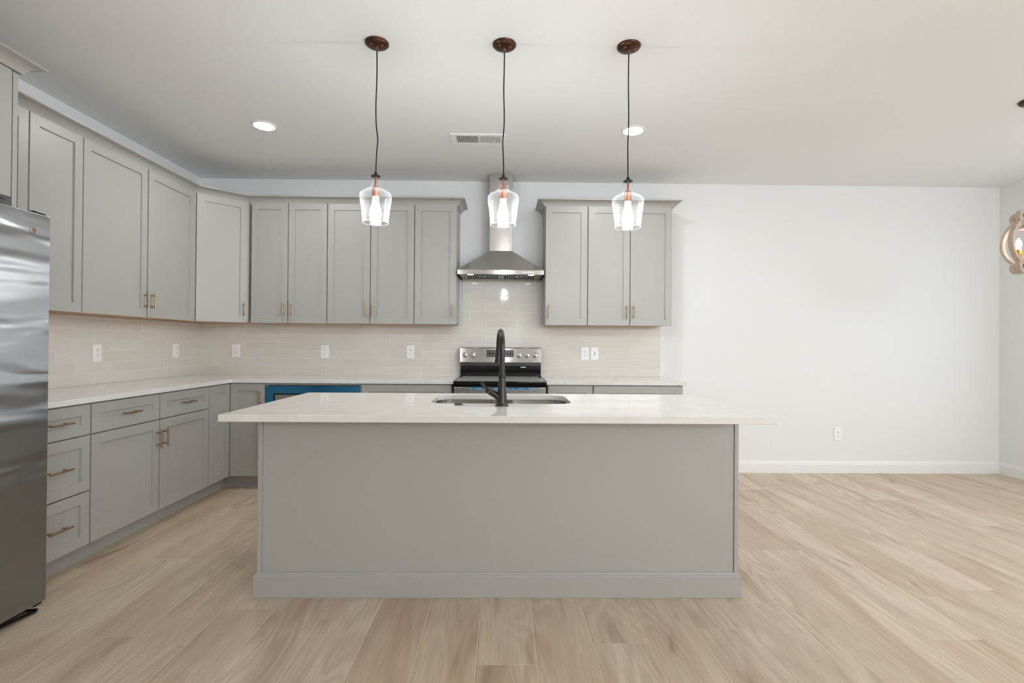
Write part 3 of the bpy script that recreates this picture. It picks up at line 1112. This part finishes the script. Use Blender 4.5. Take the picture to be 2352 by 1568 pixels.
# ---------------------------------------------------------------- range hood
hx = -0.0400
HX0, HX1 = hx - .381, hx + .381
HY = 4.430
t = thing('range_hood', 'stainless steel chimney range hood above the range', 'range hood', (hx, 4.6, 1.828))
mb = MB()
r0 = mb.ring([(HX0, HY, 1.872), (HX1, HY, 1.872), (HX1, D - .001, 1.872), (HX0, D - .001, 1.872)])
r1 = mb.ring([(hx - .108, 4.610, 2.072), (hx + .100, 4.610, 2.072), (hx + .100, D - .001, 2.072), (hx - .108, D - .001, 2.072)])
mb.bridge(r0, r1)
mb.bm.faces.new(r0); mb.bm.faces.new(r1)
mb.build('canopy', M['steel_hood'], t)
mb = MB()
mb.box(HX0, HX1, HY, HY + .012, 1.832, 1.8715)
mb.box(HX0, HX0 + .012, HY + .012, D - .011, 1.832, 1.8715)
mb.box(HX1 - .012, HX1, HY + .012, D - .011, 1.832, 1.8715)
rim = mb.build('rim', M['steel_hood'], t)
MB().box(hx - .107, hx + .099, 4.6105, D - .001, 2.0725, H - .001).build('chimney', M['steel_hood'], t)
mb = MB().box(HX0 + .0125, HX1 - .0125, HY + .0125, D - .0115, 1.845, 1.850)
mb.build('underside_panel', M['filter'], t)
for a0, a1 in ((HX0 + .05, hx - .004), (hx + .004, HX1 - .05)):
    f = MB().box(a0, a1, HY + .115, D - .03, 1.838, 1.8445, bev=.002).build('baffle_filter', M['filter'], t)
    mb = MB()
    n = 13
    for i in range(n):
        x = a0 + .022 + (a1 - a0 - .044) * (i + .5) / n
        mb.box(x - .006, x + .006, HY + .135, D - .05, 1.8365, 1.8378)
    mb.build('slot', M['hole'], f)  # dark bars paint the shade between the baffles
    mb = MB()
    cxx = (a0 + a1) / 2
    mb.tube([(cxx - .025, HY + .135, 1.837), (cxx - .025, HY + .135, 1.826), (cxx + .025, HY + .135, 1.826), (cxx + .025, HY + .135, 1.837)], .0028, 8)
    mb.build('filter_handle', M['steel'], f, 50)
for x in (-0.311, 0.231):
    lp = MB().lathe([(.034, 0.0), (.034, .004), (.028, .005)], (x, HY + .062, 1.839), 28).build('lamp_ring', M['steel'], t, 40)
    MB().lathe([(.027, 0.0), (.027, .002)], (x, HY + .062, 1.8365), 28).build('lamp', M['hoodled'], lp)
for x in (0.163, 0.184, 0.2045, 0.225, 0.2455):
    MB().lathe([(.0065, 0), (.0065, .002), (.005, .003)], (x, HY - .0001, 1.8525), 20, ax=(0, -1, 0)).build('button', M['button'], t)


# ---------------------------------------------------------------- outlets and switch
def outlet(label, fr, u, z, d, switch=False):
    t = thing('light_switch' if switch else 'wall_outlet', label, 'switch' if switch else 'outlet', tuple(fr(u, d, z - .06)),
              None if switch else 'white duplex wall outlets')
    w, h = .0375, .0615
    mb = MB()
    rings = [mb.ring([fr(u - w + i, d + dd, z - h + i), fr(u + w - i, d + dd, z - h + i), fr(u + w - i, d + dd, z + h - i), fr(u - w + i, d + dd, z + h - i)])
             for i, dd in ((0, 0.0003), (0, .003), (.002, .0055), (.004, .006))]
    for a, b in zip(rings, rings[1:]):
        mb.bridge(a, b)
    mb.bm.faces.new(rings[0]); mb.bm.faces.new(rings[-1])
    pl = mb.build('cover_plate', M['white'], t)
    ax = fr.d
    if switch:
        MB().box(u - .005, u + .005, d + .006, d + .0066, z - .012, z + .012, fr).build('toggle_slot', M['slot'], pl)
        MB().box(u - .004, u + .004, d + .0066, d + .016, z - .001, z + .009, fr, bev=.0015).build('toggle', M['white'], pl)
    else:
        for s in (-1, 1):
            zc = z + s * .0195
            rc_ = MB().lathe([(.0165, 0), (.0165, .0012), (.0155, .0018)], fr(u, d + .0061, zc), 24, ax=ax).build('receptacle', M['white'], pl, 40)
            mb = MB()
            mb.box(u - .0085, u - .0062, d + .0079, d + .0083, zc - .001, zc + .007, fr)
            mb.box(u + .0062, u + .0085, d + .0079, d + .0083, zc - .001, zc + .006, fr)
            mb.lathe([(.0028, 0), (.0028, .0005)], fr(u, d + .0079, zc - .007), 12, ax=ax)
            mb.build('socket_holes', M['slot'], rc_)
    for zz in ((z,) if not switch else (z - .03, z + .03)):
        MB().lathe([(.0025, 0), (.002, .0012)], fr(u, d + .0061, zz), 12, ax=ax).build('screw', M['white'], pl)
    return t


outlet('white outlet on the left wall tiles nearest the refrigerator', LEFT, 3.611, 1.137, .010)
outlet('white outlet on the left wall tiles nearest the corner', LEFT, 4.465, 1.142, .010)
outlet('white outlet on the back wall tiles under the narrow door pair, first from the corner', BACK, -2.549, 1.139, .010)
outlet('white outlet on the back wall tiles, middle one between corner and range', BACK, -1.712, 1.136, .010)
outlet('white outlet on the back wall tiles just left of the range', BACK, -0.898, 1.139, .010)
outlet('white outlet right of the range beside the toggle switch', BACK, 0.768, 1.135, .010)
outlet('white toggle light switch on the tiles right of the range', BACK, 0.860, 1.135, .010, True)
outlet('lone white outlet low on the bare white wall above the baseboard', BACK, 3.225, 0.375, .0)

# ---------------------------------------------------------------- ceiling fittings
for x, y, lb in ((-1.738, 3.632, 'lit round recessed ceiling light left of the left pendant'),
                 (0.919, 3.632, 'lit round recessed ceiling light behind the right pendant cord')):
    t = thing('recessed_light', lb, 'ceiling light', (x, y, H), 'round recessed ceiling lights')
    MB().lathe([(.088, -.0005), (.088, -.004), (.078, -.009), (.070, -.009), (.070, -.0005)], (x, y, H), 40, False, False).build('trim_ring', M['trim'], t, 40)
    MB().lathe([(.069, -.0045), (.069, -.0065)], (x, y, H), 36).build('diffuser', M['downlight'], t)

VX0, VX1, VY0, VY1 = -0.418, -0.009, 3.728, 3.918
t = thing('ceiling_vent', 'white rectangular louvered air vent in the ceiling behind the middle pendant', 'vent', ((VX0 + VX1) / 2, (VY0 + VY1) / 2, H))
mb = MB()
ax0, ax1, ay0, ay1 = VX0 + .040, VX1 - .028, VY0 + .030, VY1 - .030
for q in ((VX0, ax0, VY0, VY1), (ax1, VX1, VY0, VY1), (ax0, ax1, VY0, ay0), (ax0, ax1, ay1, VY1)):
    mb.box(q[0], q[1], q[2], q[3], H - .007, H - .001)
xm = (ax0 + ax1) / 2 + .002
mb.box(xm - .005, xm + .005, ay0, ay1, H - .007, H - .001)
mb.build('frame', M['white'], t)
MB().box(ax0, ax1, ay0, ay1, H - .0009, H - .0003).build('duct_shade_sheet', M['hole'], t)  # black sheet paints the shade of the duct behind the louvers
mb = MB()
for lo, hi, sg in ((ax0, xm - .005, 1), (xm + .005, ax1, -1)):
    n = 13
    for i in range(n):
        x = lo + (hi - lo) * (i + .5) / n
        dx_ = .0042 * sg
        a = mb.ring([(x - dx_ - .0006, ay0, H - .0012), (x - dx_ + .0006, ay0, H - .0012), (x + dx_ + .0006, ay0, H - .0085), (x + dx_ - .0006, ay0, H - .0085)])
        b = mb.ring([(x - dx_ - .0006, ay1, H - .0012), (x - dx_ + .0006, ay1, H - .0012), (x + dx_ + .0006, ay1, H - .0085), (x + dx_ - .0006, ay1, H - .0085)])
        mb.bridge(a, b); mb.bm.faces.new(a); mb.bm.faces.new(b)
mb.build('louvers', M['white'], t)
MB().box(VX0 + .022, VX0 + .030, VY0 + .075, VY0 + .110, H - .013, H - .0072, bev=.002).build('lever', M['white'], t)


# ---------------------------------------------------------------- pendants
def pendant(x, y, zr, label, wob):
    t = thing('pendant_lamp', label, 'pendant lamp', (x, y, H), 'clear glass pendant lamps over the island')
    cn = MB().lathe([(.061, -.0005), (.061, -.006), (.056, -.012), (.040, -.017), (.012, -.021), (.002, -.021)], (x, y, H), 40).build('ceiling_canopy', M['bronze'], t, 40)
    for sx, sy in ((.030, -.014), (-.024, -.026)):
        MB().lathe([(.0042, -.013), (.0042, -.024), (.002, -.026)], (x + sx, y + sy, H), 12).build('canopy_screw', M['copper'], cn, 40)
    MB().lathe([(.0065, -.020), (.0065, -.036), (.004, -.038)], (x, y, H), 14).build('strain_relief', M['copper'], cn, 40)
    zt_ = zr + .250
    L = H - .036 - zt_
    n = 28
    pts = []
    for i in range(n + 1):
        k_ = i / n
        a_ = math.sin(PI * k_) ** .5 * (0.35 + .65 * k_)
        pts.append((x + wob[0] * .0045 * math.sin(k_ * PI * 2 * wob[1] + wob[2]) * a_ + wob[3] * .006 * math.exp(-((k_ - .72) / .07) ** 2), y, zt_ + L * (1 - k_)))
    MB().tube(pts, .0034, 10).build('cord', M['cord'], t, 60)
    MB().lathe([(.0245, .2375), (.0245, .2415), (.012, .2435), (.0085, .246), (.0085, .258), (.004, .262)], (x, y, zr), 28).build('cap', M['cord'], t, 40)
    MB().lathe([(.006, .189), (.006, .237)], (x, y, zr), 14).build('stem', M['copper'], t, 40)
    MB().lathe([(.006, .1895), (.016, .188), (.0195, .182), (.0195, .173), (.0185, .171), (.0185, .133), (.0165, .131)], (x, y, zr), 28).build('socket', M['copper'], t, 40)
    MB().lathe([(.0145, .1305), (.0155, .120), (.0165, .105), (.022, .082), (.0285, .060), (.0310, .045), (.0295, .032), (.0225, .020), (.012, .014), (.002, .012)],
               (x, y, zr), 32).build('bulb', M['bulb'], t, 60)
    outer = [(.0660, 0.0), (.0690, .030), (.0735, .070), (.0790, .105), (.0825, .125), (.0825, .137), (.0790, .148), (.0700, .157), (.0560, .164), (.0430, .171),
             (.0340, .181), (.0285, .194), (.0250, .212), (.0238, .226), (.0240, .2345)]
    inner = [(r - .0022, z) for r, z in reversed(outer)]
    gl = MB()
    gl.lathe(outer + inner + [outer[0]], (x, y, zr), 56, False, False)
    bmesh.ops.remove_doubles(gl.bm, verts=gl.bm.verts, dist=1e-6)
    g_ = gl.build('glass_shade', M['glass'], t, 70)
    rm = MB()
    rm.lathe([(.0652 + .0014 * math.cos(a * PI / 4), -.0014 + .0014 * math.sin(a * PI / 4)) for a in range(9)], (x, y, zr - .0003), 56, False, False)
    rm.build('shade_rim', M['rim_glass'], t, 70)
    return t


M['rim_glass'] = thin_glass('rim_glass', body=0.08, edge=0.12)
pendant(-0.6745, 2.616, 1.844, 'left of three clear glass pendant lamps over the island', (1, 1.5, .4, 1.0))
pendant(-0.0135, 2.612, 1.838, 'middle of three clear glass pendant lamps, in front of the hood', (.7, 2, 1.2, -.5))
pendant(0.6350, 2.610, 1.832, 'right of three clear glass pendant lamps, in front of the right wall cabinets', (-.5, 1.4, .2, -.3))

# ---------------------------------------------------------------- orb chandelier at the right edge
cx, cy, cz = 3.308, 3.120, 1.888
t = thing('chandelier', 'whitewashed wooden orb chandelier with lit candle bulbs at the right edge', 'chandelier', (cx, cy, H))
MB().lathe([(.062, -.0005), (.062, -.010), (.050, -.022), (.010, -.026)], (cx, cy, H), 36).build('ceiling_canopy', M['bronze'], t, 40)
mb = MB()
zc0, zc1 = cz + .205, H - .026
n = 16
for i in range(n):
    a = zc0 + (zc1 - zc0) * i / n
    b = zc0 + (zc1 - zc0) * (i + 1.25) / n
    ang = PI / 2 * (i % 2)
    ux_, uy_ = math.cos(ang) * .008, math.sin(ang) * .008
    mz, hz = (a + b) / 2, (b - a) / 2
    mb.tube([(cx + ux_ * math.cos(q * PI / 6), cy + uy_ * math.cos(q * PI / 6), mz + hz * math.sin(q * PI / 6)) for q in range(13)], .0018, 6, False)
mb.build('chain', M['bronze'], t, 60)


def quatre(s, w):
    """closed outline of the frame: large centre lobe with four small scroll lobes"""
    R0, rl = .166 * s, .042 * s
    cl = [(.070 * s, .156 * s), (-.070 * s, .156 * s), (-.070 * s, -.156 * s), (.070 * s, -.156 * s)]
    pts = []
    N = 360
    for i in range(N):
        a_ = 2 * PI * i / N
        ca, sa = math.cos(a_), math.sin(a_)
        r = R0 - w
        for lx, lz in cl:
            b_ = lx * ca + lz * sa
            disc = (rl - w) ** 2 - (lx * lx + lz * lz - b_ * b_)
            if disc > 0 and b_ > 0:
                r = max(r, b_ + math.sqrt(disc))
        pts.append((r * ca, r * sa))
    return pts


for ang in (10, 100):
    A = math.radians(ang)
    ux_, uy_ = math.cos(A), math.sin(A)
    hd = .0135
    mb = MB()
    po, pi_ = quatre(1, 0.0), quatre(1, .016)
    P3 = lambda q, s_: (cx + ux_ * q[0] - uy_ * s_, cy + uy_ * q[0] + ux_ * s_, cz + q[1])
    R1 = mb.ring([P3(q, -hd) for q in po]); R2 = mb.ring([P3(q, hd) for q in po])
    R3 = mb.ring([P3(q, hd) for q in pi_]); R4 = mb.ring([P3(q, -hd) for q in pi_])
    mb.bridge(R1, R2); mb.bridge(R2, R3); mb.bridge(R3, R4); mb.bridge(R4, R1)
    fo = mb.build('wooden_frame', M['driftwood'], t, 35)
    for sx_2 in (-1, 1):
        for sz_2 in (-1, 1):
            mb = MB()
            c0 = (sx_2 * .070, sz_2 * .156)
            ro = [(c0[0] + .026 * math.cos(q * PI / 12), c0[1] + .026 * math.sin(q * PI / 12)) for q in range(24)]
            ri = [(c0[0] + .018 * math.cos(q * PI / 12), c0[1] + .018 * math.sin(q * PI / 12)) for q in range(24)]
            a1_, a2_ = mb.ring([P3(q, -hd + .001) for q in ro]), mb.ring([P3(q, hd - .001) for q in ro])
            a3_, a4_ = mb.ring([P3(q, hd - .001) for q in ri]), mb.ring([P3(q, -hd + .001) for q in ri])
            mb.bridge(a1_, a2_); mb.bridge(a2_, a3_); mb.bridge(a3_, a4_); mb.bridge(a4_, a1_)
            mb.build('scroll', M['driftwood'], fo, 35)
MB().lathe([(.010, .205), (.014, .190), (.020, .170), (.012, .160), (.050, .100), (.060, .090), (.062, .082), (.020, .082), (.006, .080), (.006, -.120), (.018, -.130), (.022, -.145), (.008, -.170)],
           (cx, cy, cz), 28).build('center_post', M['driftwood'], t, 40)
mb = MB()
sp_ = []
for k_ in range(4):
    a_ = PI / 4 + k_ * PI / 2 + .2
    px_, py_ = cx + .058 * math.cos(a_), cy + .058 * math.sin(a_)
    sp_.append((px_, py_))
    mb.tube([(cx, cy, cz - .115), (cx + .03 * math.cos(a_), cy + .03 * math.sin(a_), cz - .120), (px_, py_, cz - .112), (px_, py_, cz - .098)], .005, 10)
mb.build('arms', M['brass'], t, 60)
for px_, py_ in sp_:
    s_ = MB().lathe([(.006, -.098), (.0135, -.097), (.0135, -.048), (.012, -.046)], (px_, py_, cz), 20).build('candle_socket', M['brass'], t, 40)
    MB().lathe([(.009, -.0455), (.012, -.036), (.0165, -.018), (.0165, -.006), (.012, .010), (.006, .022), (.001, .028)], (px_, py_, cz), 20).build('bulb', M['candle'], s_, 60)
